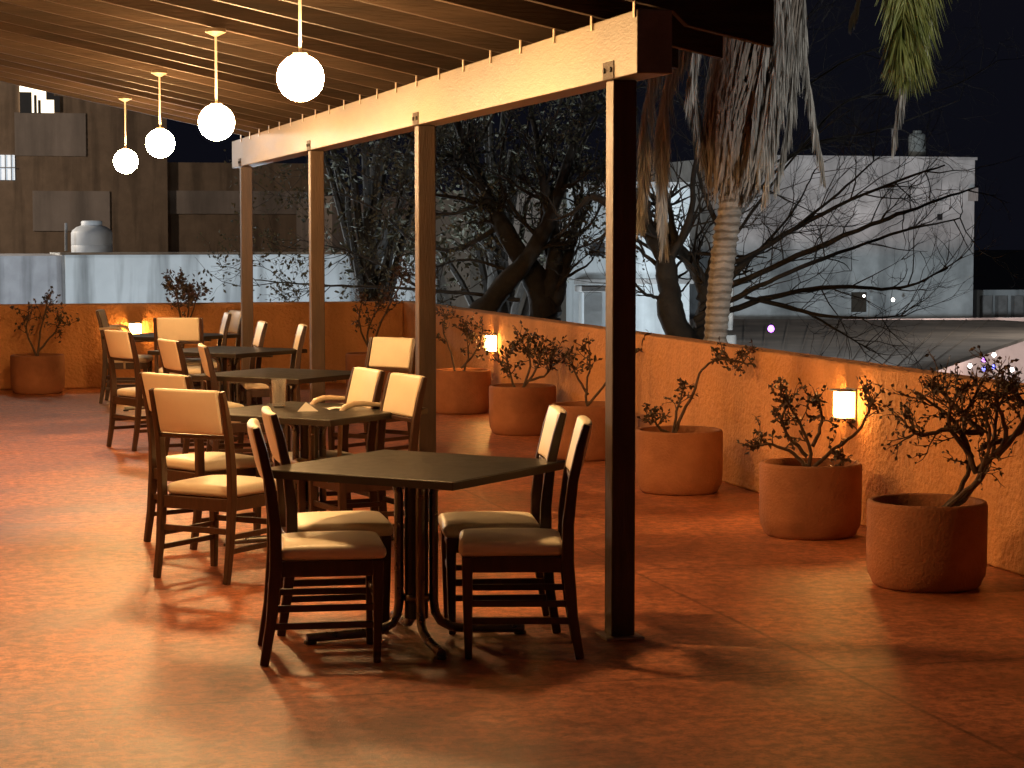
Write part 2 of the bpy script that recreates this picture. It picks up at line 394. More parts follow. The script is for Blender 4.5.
# pendants
BALL = [(1.54, 9.42), (1.535, 12.35), (1.53, 15.55), (1.53, 18.5)]
bl = ['nearest and largest white globe pendant, top right of the row', 'second globe pendant from the near end of the row', 'third globe pendant from the near end, between second and farthest', 'farthest and smallest globe pendant, at the lower left end of the row']
pend = []
def make_pendant():
    t = thing('globe_pendant', bl[0], 'pendant lamp', (0, 0, 0))
    b = MB(); b.lathe([(0.0, 0.51), (0.055, 0.505), (0.06, 0.485), (0.03, 0.47), (0.012, 0.46)], 20); b.build('ceiling_rose', M['beam'], t, smooth=True)
    b = MB(); b.tube([(0, 0, 0.46), (0, 0, 0.03)], 0.007, 8); b.build('cord', M['paper'], t, smooth=True)
    b = MB(); b.lathe([(0.02, 0.112), (0.032, 0.108), (0.032, 0.085), (0.02, 0.08)], 16); b.build('lamp_holder', M['beam'], t, smooth=True)
    b = MB(); b.lathe([(0.103 * math.sin(math.pi * i / 20) if 0 < i < 20 else 0.0, -0.103 * math.cos(math.pi * i / 20)) for i in range(21)], 32)
    b.build('globe', M['globe'], t, smooth=True)
    return t
p0 = make_pendant()
for i, (x, y) in enumerate(BALL):
    t = p0 if i == 0 else copy_tree(p0)
    t.location = (x, y, roof_h(x) - 0.512); t['label'] = bl[i]; t['group'] = 'globe pendants hanging from the pergola'
    for ch in t.children:
        if ch.name.split('.')[0] in ('globe', 'lamp_holder'): ch.location.z = (0.02, -0.026, -0.012, -0.04)[i]

for i, (x, y) in enumerate([(-0.95, 9.42), (-0.95, 12.35), (-0.95, 15.55)]):
    t = copy_tree(p0); t.location = (x, y, roof_h(x) - 0.512 - 0.3)
    t['label'] = ['nearest globe pendant of the row by the house wall, outside the picture', 'middle globe pendant of the row by the house wall, outside the picture', 'farthest globe pendant of the row by the house wall, outside the picture'][i]
    t['group'] = 'globe pendants hanging from the pergola by the house wall'
    t.location.z = roof_h(x) - 0.512
    for ch in t.children:
        if ch.name.startswith('globe'):
            if i == 0: dimme = ch.data.copy(); dimme.materials[0] = M['globe2']
            ch.data = dimme

# ------------------------------------------------------------------ chairs
def add_cushion(x0, x1, y0, y1, z0, z1, dome=0.012, nx=10, ny=10, r=0.03, taper=0.0):
    """upholstered block: rounded corners, domed top"""
    mb = MB(); vs = []; fs = []
    def se(u, p=5): return math.copysign(abs(u) ** 1, u)
    for s, zz in ((0, z0), (1, z1)):
        for j in range(ny + 1):
            for i in range(nx + 1):
                u = -1 + 2 * i / nx; v = -1 + 2 * j / ny
                x = (x0 + x1) / 2 + u * (x1 - x0) / 2 * (1 - taper * (1 - (v + 1) / 2)); y = (y0 + y1) / 2 + v * (y1 - y0) / 2
                z = zz + (dome * (1 - u ** 4) * (1 - v ** 4) if s else 0)
                vs.append((x, y, z))
    k = (nx + 1) * (ny + 1)
    for j in range(ny):
        for i in range(nx):
            a = j * (nx + 1) + i
            fs.append((a, a + nx + 1, a + nx + 2, a + 1)); fs.append((k + a, k + a + 1, k + a + nx + 2, k + a + nx + 1))
    for i in range(nx):
        a = i; fs.append((a, a + 1, k + a + 1, k + a)); a = ny * (nx + 1) + i; fs.append((a + 1, a, k + a, k + a + 1))
    for j in range(ny):
        a = j * (nx + 1); fs.append((a + nx + 1, a, k + a, k + a + nx + 1)); a += nx; fs.append((a, a + nx + 1, k + a + nx + 1, k + a))
    return mb.add(vs, fs)

def make_chair(name='dining_chair', arms=False):
    t = thing(name, 'cream vinyl dining chair', 'armchair' if arms else 'chair')
    sw = 0.215
    add_cushion(-0.222, 0.222, -0.195, 0.228, 0.4155, 0.472, 0.016, taper=0.06).build('seat', M['vinyl'], t, bevel=0.024, seg=4)
    # back pad between the stiles, leaning
    pad = MB(); vs = []; fs = []; nx, nz = 8, 6
    for s in (0, 1):
        for j in range(nz + 1):
            for i in range(nx + 1):
                u = -1 + 2 * i / nx; v = j / nz
                z = 0.732 + 0.222 * v; yb = -0.236 - 0.054 * v
                th = 0.022 + 0.008 * (1 - u ** 4) * (1 - (2 * v - 1) ** 4)
                bow = -0.012 * (1 - u * u)
                vs.append((u * 0.196, yb + bow + (th if s else -th * 0.8), z))
    k = (nx + 1) * (nz + 1)
    for j in range(nz):
        for i in range(nx):
            a = j * (nx + 1) + i
            fs.append((a, a + 1, a + nx + 2, a + nx + 1)); fs.append((k + a, k + a + nx + 1, k + a + nx + 2, k + a + 1))
    for i in range(nx):
        fs.append((i, k + i, k + i + 1, i + 1)); a = nz * (nx + 1) + i; fs.append((a, a + 1, k + a + 1, k + a))
    for j in range(nz):
        a = j * (nx + 1); fs.append((a, a + nx + 1, k + a + nx + 1, k + a)); a += nx; fs.append((a, k + a, k + a + nx + 1, a + nx + 1))
    pad.add(vs, fs); pad.build('back_pad', M['vinyl'], t, bevel=0.014, seg=3)
    for s in (-1, 1):
        b = MB(); b.sweep_rect([(s * 0.20, 0.188, 0), (s * 0.20, 0.192, 0.22), (s * 0.20, 0.193, 0.416)], [(0.030, 0.030), (0.036, 0.038), (0.040, 0.044)])
        b.build('leg', M['wood'], t, bevel=0.005)
        pts = [(s * sw, -0.262, 0), (s * sw, -0.232, 0.18), (s * sw, -0.212, 0.40), (s * sw, -0.213, 0.55), (s * sw, -0.232, 0.72), (s * sw, -0.262, 0.86), (s * sw, -0.287, 0.95)]
        b = MB(); b.sweep_rect(pts, [(0.028, 0.036), (0.03, 0.042), (0.032, 0.05), (0.032, 0.048), (0.030, 0.042), (0.028, 0.036), (0.026, 0.028)])
        b.build('rear_leg', M['wood'], t, bevel=0.006)
        for z, hh in ((0.225, 0.026), (0.155, 0.026)):
            b = MB(); b.bar((s * 0.207, -0.235 + (0.225 - z) * -0.1 + 0.02, z), (s * 0.20, 0.18, z), 0.018, hh); b.build('stretcher', M['wood'], t, bevel=0.003)
    fr = MB()
    fr.box(-0.178, 0.178, 0.176, 0.202, 0.352, 0.414); fr.box(-0.198, 0.198, -0.228, -0.204, 0.352, 0.414)
    fr.box(-0.212, -0.19, -0.19, 0.172, 0.352, 0.414); fr.box(0.19, 0.212, -0.19, 0.172, 0.352, 0.414)
    fr.build('seat_frame', M['wood'], t, bevel=0.003)
    for y, z in ((0.19, 0.255), (-0.226, 0.255)):
        b = MB(); b.bar((-0.19, y, z), (0.19, y, z), 0.018, 0.03); b.build('stretcher', M['wood'], t, bevel=0.003)
    b = MB(); b.bar((-0.2, -0.232, 0.718), (0.2, -0.232, 0.718), 0.018, 0.022, up=(0, 0, 1)); b.build('back_rail', M['wood'], t, bevel=0.003)
    if arms:
        for s in (-1, 1):
            x = s * 0.245
            b = MB(); b.tube([(x, -0.262, 0.765), (x, -0.16, 0.775), (x, -0.10, 0.775), (x, -0.05, 0.76), (x, -0.025, 0.73), (x, -0.022, 0.69), (x, -0.02, 0.60), (x, -0.01, 0.36)],
                             [0.013, 0.015, 0.017, 0.017, 0.016, 0.014, 0.013, 0.012], 10)
            b.build('armrest', M['pale'], t, smooth=True)
    return t

proto = {False: make_chair(), True: make_chair('dining_armchair', True)}
used = {False: False, True: False}
CHAIRS = []
def place(anchor, local, phi, label, arms=False):
    """anchor: world point; local: chair-space point (x, y) that lands on it; phi: facing, degrees from +X"""
    c = proto[arms]
    if used[arms]: c = copy_tree(c)
    used[arms] = True
    rz = R(phi - 90)
    l = Matrix.Rotation(rz, 3, 'Z') @ Vector((local[0], local[1], 0))
    c.location = (anchor.x - l.x, anchor.y - l.y, 0); c.rotation_euler = (0, 0, rz)
    c['label'] = label; c['group'] = 'cream dining chairs around the terrace tables'
    CHAIRS.append(c)
    return c
RRF, RLF, TOP = (0.215, -0.262), (-0.215, -0.262), (0.0, -0.287)
place(at_h(264, 666, 0), RRF, -7, 'chair on the left of the nearest table, closest to camera, seat facing right')
place(at_h(281, 636, 0), RRF, -4, 'chair on the left of the nearest table, just behind the closest left chair')
place(at_h(580, 659, 0), RLF, 166, 'chair on the right of the nearest table, closest to camera beside the post')
place(at_h(557, 633, 0), RLF, 170, 'chair on the right of the nearest table, behind the front right chair')
place(at_h(157, 578, 0), RLF, 46, 'chair with its cream back to the camera at the second table, left front')
place(at_h(147, 542, 0), RLF, 30, 'chair half hidden behind the cream chair back at the second table, leftmost there')
place(at_h(369, 371, 0.94), TOP, 190, 'armchair with pale curved arms on the far right of the second table', arms=True)
place(at_h(408, 375, 0.95), TOP, 193, 'chair against the second post, right end of the second table')
place(at_h(203, 345, 0.95), TOP, -2, 'chair seen edge on at the left of the third table')
place(at_h(168, 340, 0.95), TOP, 13, 'chair with a shaded greyish back left of the third table')
place(at_h(394, 338, 0.95), TOP, 218, 'chair facing the camera alone behind the second table, left of the second post')
place(at_h(263, 322, 0.95), TOP, 179, 'chair on the right of the fourth table, left of the third post')
place(at_h(303, 325, 0.95), TOP, 176, 'thin edge-on chair close to the left side of the third post')
place(at_h(117, 331, 0.95), TOP, 23, 'tall looking chair with back to camera left of the fourth table')
place(at_h(178, 318, 0.95), TOP, 76, 'chair with broad cream back to camera below the farthest globe lamp')
place(at_h(228, 313, 0.95), TOP, 178, 'left chair of the far pair at the right end of the farthest table')
place(at_h(237, 311, 0.95), TOP, 191, 'right chair of the far pair beside the fourth post')
place(at_h(100, 312, 0.93), TOP, -12, 'armchair at the left end of the farthest table, before the glowing end wall', arms=True)

# ------------------------------------------------------------------ tables
def make_table():
    t = thing('cafe_table', 'table', 'table')
    h = 0.475
    b = MB(); b.box(-h, h, -h, h, 0.712, 0.742); o = b.build('tabletop', M['top'], t, bevel=0.004)
    b = MB(); e = h + 0.004
    b.box(-e, e, h + 0.0005, e, 0.708, 0.7385); b.box(-e, e, -e, -h - 0.0005, 0.708, 0.7385); b.box(h + 0.0005, e, -h, h, 0.708, 0.7385); b.box(-e, -h - 0.0005, -h, h, 0.708, 0.7385)
    b.build('edge_band', M['topedge'], o)
    for k in range(4):
        a = R(45 + 90 * k); d = Vector((math.cos(a), math.sin(a), 0))
        pts = []
        for r, z in ((0.38, 0.694), (0.16, 0.694), (0.115, 0.685), (0.085, 0.66), (0.075, 0.62), (0.075, 0.16), (0.082, 0.11), (0.105, 0.07), (0.15, 0.045), (0.22, 0.034), (0.47, 0.024)):
            pts.append(d * r + Vector((0, 0, z)))
        b = MB(); b.tube(pts, 0.0195, 12); l = b.build('leg', M['tube'], t, smooth=True)
        b = MB(); q = d * 0.455; b.lathe([(0.026, 0.0), (0.028, 0.006), (0.024, 0.014)], 14, (q.x, q.y, 0)); b.build('foot', M['topedge'], l, smooth=True)
    b = MB(); b.lathe([(0.05, 0.16), (0.056, 0.165), (0.056, 0.19), (0.05, 0.195)], 20); b.build('collar', M['tube'], t, smooth=True)
    b = MB(); b.lathe([(0.05, 0.09), (0.05, 0.70)], 20); b.build('column', M['topedge'], t, smooth=True)
    return t
tl = ['bare dark square table nearest the camera, corner towards the viewer', 'dark square table set with a glass and napkin, second from the camera', 'dark square table third from the camera, before the third post',
      'dark square table fourth from the camera, small and left of the third post', 'farthest dark square table near the glowing end wall']
TP = [(at_h(416, 465, 0.74), 45), (at_h(309, 410.5, 0.74), 45), (at_h(283, 373.5, 0.74), 45), (at_h(228, 350, 0.74), 43), (at_h(172, 335, 0.74), 45)]
t0 = make_table()
for i, (p, a) in enumerate(TP):
    t = t0 if i == 0 else copy_tree(t0)
    t.location = (p.x, p.y, 0); t.rotation_euler = (0, 0, R(a)); t['label'] = tl[i]; t['group'] = 'dark square tables in a row under the pergola'
# things on the second table
g = at_h(279, 407, 0.742)
b = MB(); b.lathe([(0.030, 0.0), (0.036, 0.004), (0.043, 0.155), (0.0405, 0.155), (0.034, 0.012), (0.0, 0.010)], 28, (0, 0, 0))
o = b.build('drinking_glass', M['glass'], smooth=True); o.location = (g.x, g.y, 0.743)
tag(o, 'tall clear drinking glass standing on the second table', 'glass')
g = at_h(308, 411, 0.742)
b = MB(); vs = [(-0.085, -0.03, 0), (0.07, -0.045, 0), (0.075, 0.05, 0), (-0.06, 0.055, 0), (-0.015, 0.0, 0.062), (0.03, 0.012, 0.028)]
b.add(vs, [(0, 1, 4), (1, 5, 4), (1, 2, 5), (2, 3, 4), (2, 4, 5), (3, 0, 4), (3, 2, 1, 0)])
o = b.build('napkin', M['paper']); o.scale = (0.75, 0.75, 0.8); o.location = (g.x, g.y, 0.7425); tag(o, 'crumpled white paper napkin folded to a peak on the second table', 'napkin')
g = at_h(338, 409, 0.742)
b = MB(); vs = []; fs = []
for j in range(5):
    for i in range(7):
        vs.append((-0.11 + 0.22 * i / 6, -0.07 + 0.14 * j / 4, 0.002 + 0.012 * abs(math.sin(i * 0.9 + j * 0.5))))
for j in range(4):
    for i in range(6): a = j * 7 + i; fs.append((a, a + 1, a + 8, a + 7))
b.add(vs, fs); o = b.build('paper_menu', M['paper'], smooth=True); o.location = (g.x, g.y, 0.7425); o.scale = (0.7, 0.7, 0.7); o.rotation_euler = (0, 0, 0.3)
tag(o, 'flat white paper lying beside the napkin on the second table', 'paper')

# ------------------------------------------------------------------ wall sconces
def make_sconce():
    t = thing('wall_lamp', 'x', 'wall lamp')          # local: wall plane x=0, room towards -x
    b = MB(); b.box(-0.012, 0, -0.075, 0.075, -0.095, 0.095); b.build('back_plate', M['pipe'], t, bevel=0.004)
    b = MB(); b.box(-0.115, -0.013, -0.072, 0.072, 0.077, 0.089); b.build('top_cap', M['pipe'], t, bevel=0.004)
    b = MB(); b.box(-0.10, -0.013, -0.066, 0.066, -0.088, -0.077); b.build('bottom_cap', M['pipe'], t, bevel=0.004)
    b = MB(); b.box(-0.095, -0.0125, -0.062, 0.062, -0.075, 0.075); b.build('glass_block', M['sconce'], t, bevel=0.012, seg=3)
    return t
s0 = make_sconce()
p = at_X(852, 404, XW); s0.location = (XW - 0.001, p.y, p.z)
s0['label'] = 'nearest lit square wall lamp on the right parapet, behind the middle potted shrub'; s0['group'] = 'orange wall lamps on the parapets'
p = at_X(496, 343, XW); s1 = copy_tree(s0); s1.location = (XW - 0.001, p.y, p.z); s1['label'] = 'lit wall lamp on the right parapet between second post and near post'
p = at_Y(135, 330, YW); s2 = copy_tree(s0); s2.location = (p.x, YW - 0.001, p.z); s2.rotation_euler = (0, 0, R(90))
s2['label'] = 'lit wall lamp on the end parapet, partly hidden by far chairs'

# ------------------------------------------------------------------ pots and shrubs
def make_pot():
    t = thing('clay_pot', 'x', 'pot')
    b = MB()
    b.lathe([(0.245, 0.0), (0.262, 0.012), (0.268, 0.03), (0.284, 0.06), (0.29, 0.12), (0.291, 0.40), (0.285, 0.415), (0.275, 0.42), (0.262, 0.415), (0.258, 0.40), (0.256, 0.33)], 56)
    b.build('body', M['clay'], t, smooth=True)
    b = MB(); vs = [(0, 0, 0.34)]; fs = []; n = 36
    for r in (0.13, 0.2565):
        for k in range(n):
            a = 2 * math.pi * k / n; vs.append((r * math.cos(a), r * math.sin(a), 0.332 + random.uniform(-0.006, 0.012)))
    for k in range(n):
        fs.append((0, 1 + k, 1 + (k + 1) % n)); fs.append((1 + k, 1 + n + k, 1 + n + (k + 1) % n, 1 + (k + 1) % n))
    b.add(vs, fs); b.build('soil', M['soil'], t, smooth=True)
    return t
pot0 = make_pot(); pots = []
def pot(x, y, label, s=1.0):
    t = pot0 if not pots else copy_tree(pot0)
    pots.append(t); t.location = (x, y, 0); t.rotation_euler = (0, 0, random.uniform(0, 6)); t.scale = (s, s, s)
    t['label'] = label; t['group'] = 'terracotta pots along the parapets'
    return t

def leaf(mb, p, d, n, L, Wd):
    d = d.normalized(); s = d.cross(n)
    if s.length < 1e-3: s = d.orthogonal()
    s.normalize(); n2 = s.cross(d)
    mid = p + d * L * 0.5
    mb.add([p, mid + s * Wd / 2 - n2 * Wd * 0.15, p + d * L, mid - s * Wd / 2 - n2 * Wd * 0.15, mid + n2 * Wd * 0.05], [(0, 1, 4), (1, 2, 4), (2, 3, 4), (3, 0, 4)])

def rv(s=1.0):
    v = Vector((random.gauss(0, 1), random.gauss(0, 1), random.gauss(0, 1)))
    return v.normalized() * s
def wiggle(pts, sub, amp):
    out = []
    for i in range(len(pts) - 1):
        p0 = pts[max(i - 1, 0)]; p1 = pts[i]; p2 = pts[i + 1]; p3 = pts[min(i + 2, len(pts) - 1)]
        for k in range(sub):
            u = k / sub
            q = 0.5 * ((2 * p1) + (p2 - p0) * u + (2 * p0 - 5 * p1 + 4 * p2 - p3) * u * u + (3 * p1 - p0 - 3 * p2 + p3) * u ** 3)
            out.append(q + rv(amp) if (i or k) else q)
    out.append(pts[-1]); return out

def shrub(base, mpp, stems, label, r0=0.014, ntw=10, tl=0.16, nleaf=6, lsz=0.038, red=0.35, upb=0.3, depth=0.12, sub2=2):
    """base: world point of the stem foot; stems: polylines in photo pixels relative to the foot (right, up); mpp metres per pixel"""
    t = thing('potted_shrub', label, 'shrub', base, group='sparse shrubs growing in the terracotta pots')
    st = MB(); f1 = MB()
    leafsp = []
    for sp in stems:
        q = random.uniform(-depth, depth)
        pts = []
        for i, (a, u) in enumerate(sp):
            pts.append(RIGHT * (a * mpp) + UP * (u * mpp) + FWD * (q * i / max(1, len(sp) - 1)))
        path = wiggle(pts, 5, 0.006)
        m = len(path); rad = [r0 * (1 - 0.75 * i / (m - 1)) + 0.002 for i in range(m)]
        st.tube(path, rad, 7)
        for _ in range(ntw):
            i = int(random.triangular(0.38, 1.0, 0.9) * (m - 1)); p = path[i]
            tan = (path[min(i + 1, m - 1)] - path[max(i - 1, 0)]).normalized()
            d = (tan * 0.5 + rv(0.9) + UP * upb).normalized()
            ln = tl * random.uniform(0.5, 1.25)
            tw = [p]; dd = d
            for k in range(5):
                dd = (dd + rv(0.38) + UP * 0.06).normalized(); tw.append(tw[-1] + dd * ln / 5)
            st.tube(tw, [0.0045, 0.004, 0.0035, 0.003, 0.0022, 0.0014], 5)
            leafsp += [(x, dd) for x in tw[2:]]
            for _k in range(sub2):
                j = random.randint(1, 4); tw2 = [tw[j]]; d2 = (dd + rv(1.0)).normalized()
                for k in range(3):
                    d2 = (d2 + rv(0.4)).normalized(); tw2.append(tw2[-1] + d2 * ln * 0.16)
                st.tube(tw2, [0.0028, 0.0022, 0.0018, 0.001], 4); leafsp += [(x, d2) for x in tw2[1:]]
        leafsp += [(x, tan) for x in path[int(m * 0.6):]]
    for p, d in leafsp:
        for _ in range(max(1, int(random.gauss(nleaf / 4, 0.8))) if nleaf else 0):
            if random.random() < 0.25: continue
            ld = (d * 0.4 + rv(1)).normalized()
            leaf(f1, p, ld, rv(), lsz * random.uniform(0.5, 1.15), lsz * random.uniform(0.4, 0.7))
    st.build('stem', M['bark'], t, smooth=True)
    if f1.v: f1.build('foliage', M['leaf'], t)
    return t

PXs = [(926, 585, 'nearest clay pot at the right edge, holding the twisted dense shrub'), (810, 534.5, 'clay pot second from the right, below the nearest wall lamp'),
       (679, 491.5, 'clay pot just right of the near post, third from the right'), (588, 458, 'clay pot partly hidden by the near post on its left'),
       (522.5, 433.5, 'clay pot below the far right wall lamp, left of the hidden one'), (461, 412.5, 'clay pot just right of the second post')]
PW = []
for px, py, lab in PXs:
    q = at_h(px, py, 0); PW.append(q); pot(q.x, q.y, lab)
qa = at_h(372, 391, 0); pot(qa.x, qa.y, 'clay pot in the far corner behind the table, between third and second posts')
qb = at_h(38, 393, 0); qb.y = min(qb.y, YW - 0.32); pot(qb.x, qb.y, 'clay pot at far left before the end parapet')
qc = at_Y(183, 390, YW - 0.34); qc.z = 0; pot(qc.x, qc.y, 'clay pot before the end parapet, hidden behind far chairs')
def mpp(q): return (q.dot(FWD)) / F
def foot(q, dx=0): return Vector((q.x, q.y, 0.335)) + RIGHT * dx
q = PW[0]; m_ = mpp(q)
shrub(foot(q, 0.02), m_, [[(0, 0), (22, 18), (45, 45), (52, 85), (40, 115)], [(10, 0), (40, 22), (64, 60), (70, 100), (85, 130)], [(0, 0), (25, 20), (40, 60), (20, 100), (-15, 125)],
      [(45, 45), (70, 80), (60, 120), (62, 150)], [(40, 60), (15, 95), (20, 130)], [(52, 85), (15, 88), (-12, 84), (-25, 90)], [(50, 70), (90, 85), (105, 110)], 
      [(52, 85), (25, 110), (5, 135)], [(64, 60), (95, 105), (70, 140)], [(45, 45), (30, 90), (48, 140)]],
      'dense twisted dark shrub leaning right in the nearest pot', 0.014, 11, 0.18, 3, 0.030, 0.4, 0.05, 0.2, 3)
q = PW[1]; m_ = mpp(q)
shrub(foot(q, -0.02), m_, [[(0, 0), (2, 30), (-12, 60), (-28, 85)], [(0, 5), (25, 25), (50, 45), (62, 70), (60, 88)], [(0, 10), (-18, 25), (-38, 32), (-48, 30)], [(5, 30), (15, 55), (10, 80)], [(0, 20), (-25, 50), (-20, 75)], [(25, 25), (35, 20), (30, 8)]],
      'bushy dark shrub in front of the nearest wall lamp', 0.011, 11, 0.13, 5, 0.038, 0.35, 0.15, 0.14, 2)
q = PW[2]; m_ = mpp(q)
shrub(foot(q, -0.04), m_, [[(0, 0), (8, 25), (20, 50), (28, 72), (45, 84), (62, 80)], [(0, 0), (3, 30), (12, 58)], [(45, 84), (60, 82), (78, 78)], [(0, 5), (-15, 15), (-22, 25)]],
      'lopsided shrub with one long bare branch arching right over the parapet', 0.011, 9, 0.12, 6, 0.04, 0.3, 0.25, 0.1, 2)
q = PW[3]; m_ = mpp(q)
shrub(foot(q, 0.0), m_, [[(0, 0), (-2, 25), (2, 55), (-6, 72)], [(0, 10), (25, 40), (45, 60), (60, 70)], [(0, 20), (-12, 40), (-20, 62)]],
      'thin shrub left of the near post with a twig showing on its right', 0.009, 8, 0.13, 5, 0.045, 0.4, 0.3, 0.08, 1)
q = PW[4]; m_ = mpp(q)
shrub(foot(q, 0.0), m_, [[(-5, 0), (10, 20), (18, 40), (5, 62)], [(-5, 0), (-12, 20), (-18, 45)], [(5, 14), (25, 22), (30, 45)], [(0, 5), (8, 35), (-2, 55)]],
      'leafy shrub immediately right of the far right wall lamp', 0.011, 12, 0.17, 6, 0.05, 0.4, 0.25, 0.12, 2)
q = PW[5]; m_ = mpp(q)
shrub(foot(q, 0.0), m_, [[(-5, 0), (-10, 25), (-18, 50), (-12, 66)], [(0, 0), (8, 25), (4, 50)], [(0, 10), (16, 28), (22, 48)]],
      'greenish shrub just right of the second post', 0.010, 11, 0.18, 6, 0.05, 0.15, 0.25, 0.12, 2)
q = qa; m_ = mpp(q)
shrub(foot(q, 0.0), m_, [[(0, 0), (-5, 25), (5, 50), (20, 70)], [(0, 10), (10, 40), (28, 75), (32, 88)], [(0, 5), (-12, 35), (-10, 60)]],
      'reddish shrub in the far corner, between third and second posts', 0.012, 12, 0.2, 6, 0.055, 0.55, 0.25, 0.15, 2)
q = qb; m_ = mpp(q)
shrub(foot(q, 0.0), m_, [[(0, 0), (2, 25), (8, 50), (12, 68)], [(0, 5), (-10, 30), (-8, 52)], [(0, 10), (15, 28), (22, 40)]],
      'sparse shrub at the far left, against the end parapet', 0.012, 10, 0.2, 5, 0.05, 0.3, 0.25, 0.12, 2)
q = qc; m_ = mpp(q)
shrub(foot(q, 0.0), m_, [[(0, 0), (-2, 35), (-6, 62), (-14, 75)], [(0, 10), (6, 45), (8, 72)], [(0, 20), (12, 50), (18, 66)], [(0, 30), (-4, 60), (0, 78)]],
      'round topped reddish shrub above the end parapet against the white wall', 0.011, 14, 0.16, 7, 0.055, 0.6, 0.25, 0.12, 2)

# ------------------------------------------------------------------ palm
ZP = 19.0
pm = thing('palm_tree', 'tall palm with ringed trunk and hanging dead fronds behind the right parapet', 'palm tree', at_z(712, 360, ZP) * 1.0)
pm.location.z = GZ
PB = pm.location.copy()
def PL(px, py, dz=0): return at_z(px, py, ZP + dz) - PB
ctrl = [(708, 820), (709, 560), (712, 400), (716, 330), (724, 250), (733, 190), (746, 100), (758, 20), (772, -90), (788, -260)]
ctrl = [PL(*c) for c in ctrl]
path = wiggle(ctrl, 22, 0.0)
mb = MB(); rad = []; n_ = len(path); acc = 0
dense = []
for i in range(len(path) - 1):
    L_ = (path[i + 1] - path[i]).length; k_ = max(1, int(L_ / 0.018))
    for k in range(k_): dense.append(path[i].lerp(path[i + 1], k / k_))
L_ = 0; rr = []
ph = random.uniform(0, 6)
for i, p in enumerate(dense):
    if i: L_ += (dense[i] - dense[i - 1]).length
    cyc = (L_ / 0.066 + 0.25 * math.sin(L_ * 3)) % 1.0
    rr.append(0.098 + 0.02 * (1 - cyc) + (0.008 if cyc < 0.2 else 0) + 0.004 * math.sin(L_ * 7 + ph))
mb.tube(dense, rr, 18); mb.build('trunk', M['palm'], pm, smooth=True)
# fibre sheath and skirt: overlapping strips hugging the upper trunk
def trunk_at(z):
    best = min(dense, key=lambda p: abs(p.z + PB.z - z)); return best
sk = MB()
for i in range(2400):
    zt = random.uniform(2.35, 5.4); ln = random.uniform(0.35, 0.9)
    zb = max(1.98 + random.uniform(-0.05, 0.25), zt - ln)
    a = random.uniform(0, 2 * math.pi); d = Vector((math.cos(a), math.sin(a), 0)); s = Vector((-d.y, d.x, 0))
    r1 = 0.13 + 0.17 * min(1, max(0, (zt - 2.0) / 0.7)) + random.uniform(0, 0.06); r2 = 0.135 + 0.17 * min(1, max(0, (zb - 1.9) / 0.9)) + random.uniform(0, 0.08)
    w_ = random.uniform(0.005, 0.018)
    p1 = trunk_at(zt) * 1.0; p1.z = zt - PB.z; p2 = trunk_at(zb) * 1.0; p2.z = zb - PB.z
    p1 += d * r1; p2 += d * r2; pmid = (p1 + p2) / 2 + d * random.uniform(-0.01, 0.03); sh = s * random.uniform(-0.08, 0.08)
    sk.add([p1 - s * w_, p1 + s * w_, pmid + s * w_ * 0.9 + sh * .5, p2 + s * w_ * 0.25 + sh, p2 - s * w_ * 0.25 + sh, pmid - s * w_ * 0.9 + sh * .5], [(0, 1, 2, 5), (5, 2, 3, 4)])
sk.build('fibre_skirt', M['fibre'], pm)

def frond(path, m, name, ll=0.5, wid=0.02, n=60, droop=0.9, r=0.014, spread=0.5):
    """path: list of points (palm space); leaflets hang from both sides of the midrib"""
    mb = MB(); path = wiggle(path, 8, 0.008); k = len(path)
    mb.tube(path, [r * (1 - 0.75 * i / (k - 1)) for i in range(k)], 6)
    for i in range(n):
        u = 0.08 + 0.92 * i / n; f = u * (k - 1); j = min(int(f), k - 2); p = path[j].lerp(path[j + 1], f - j)
        tan = (path[j + 1] - path[j]).normalized()
        side = tan.cross(UP)
        if side.length < 0.15: side = RIGHT.copy()
        side.normalize()
        for s in (-1, 1):
            L_ = ll * (0.45 + 0.55 * math.sin(math.pi * min(1, u * 0.9 + 0.1))) * random.uniform(0.7, 1.15)
            d = (side * s * spread * random.uniform(0.6, 1.3) + tan * 0.7 - UP * droop + rv(0.16)).normalized()
            w_ = wid * random.uniform(0.7, 1.3)
            e = (d.cross(rv())).normalized()
            q1 = p + d * L_ * 0.5; q2 = p + (d * 0.92 - UP * 0.22).normalized() * L_
            mb.add([p - e * w_ * 0.4, p + e * w_ * 0.4, q1 + e * w_ * 0.5, q2 + e * w_ * 0.08, q2 - e * w_ * 0.08, q1 - e * w_ * 0.5], [(0, 1, 2, 5), (5, 2, 3, 4)])
    return mb.build(name, m, pm)
# hanging dead fronds, left and right of the trunk
DF = [([(742, -60), (712, -10), (692, 60), (700, 120), (708, 165)], 0, 0.36), ([(735, -50), (700, 10), (668, 70), (662, 150), (664, 240)], 0.5, 0.45), ([(740, -60), (688, 0), (650, 80), (644, 170), (640, 220)], 0.8, 0.4),
      ([(770, -60), (790, 0), (783, 70), (772, 140), (764, 190)], -0.3, 0.4), ([(772, -70), (800, -10), (806, 60), (815, 120), (824, 172)], 0.2, 0.34), ([(775, -60), (780, 20), (770, 90), (758, 170)], -0.45, 0.4),
      ([(772, -50), (768, 30), (756, 100), (748, 168)], -0.4, 0.3), ([(778, -70), (803, -20), (796, 40), (790, 110), (776, 178)], 0.1, 0.4), ([(760, -70), (730, -20), (722, 60), (716, 110)], 0.35, 0.3)]
for k, (pts, dz, ll) in enumerate(DF):
    frond([PL(a, b_, dz) for a, b_ in pts], M['dead'], 'dead_frond', ll, 0.0095, 750 if k < 3 else 520, 1.8, 0.018, 0.45 if k < 3 else 0.2)
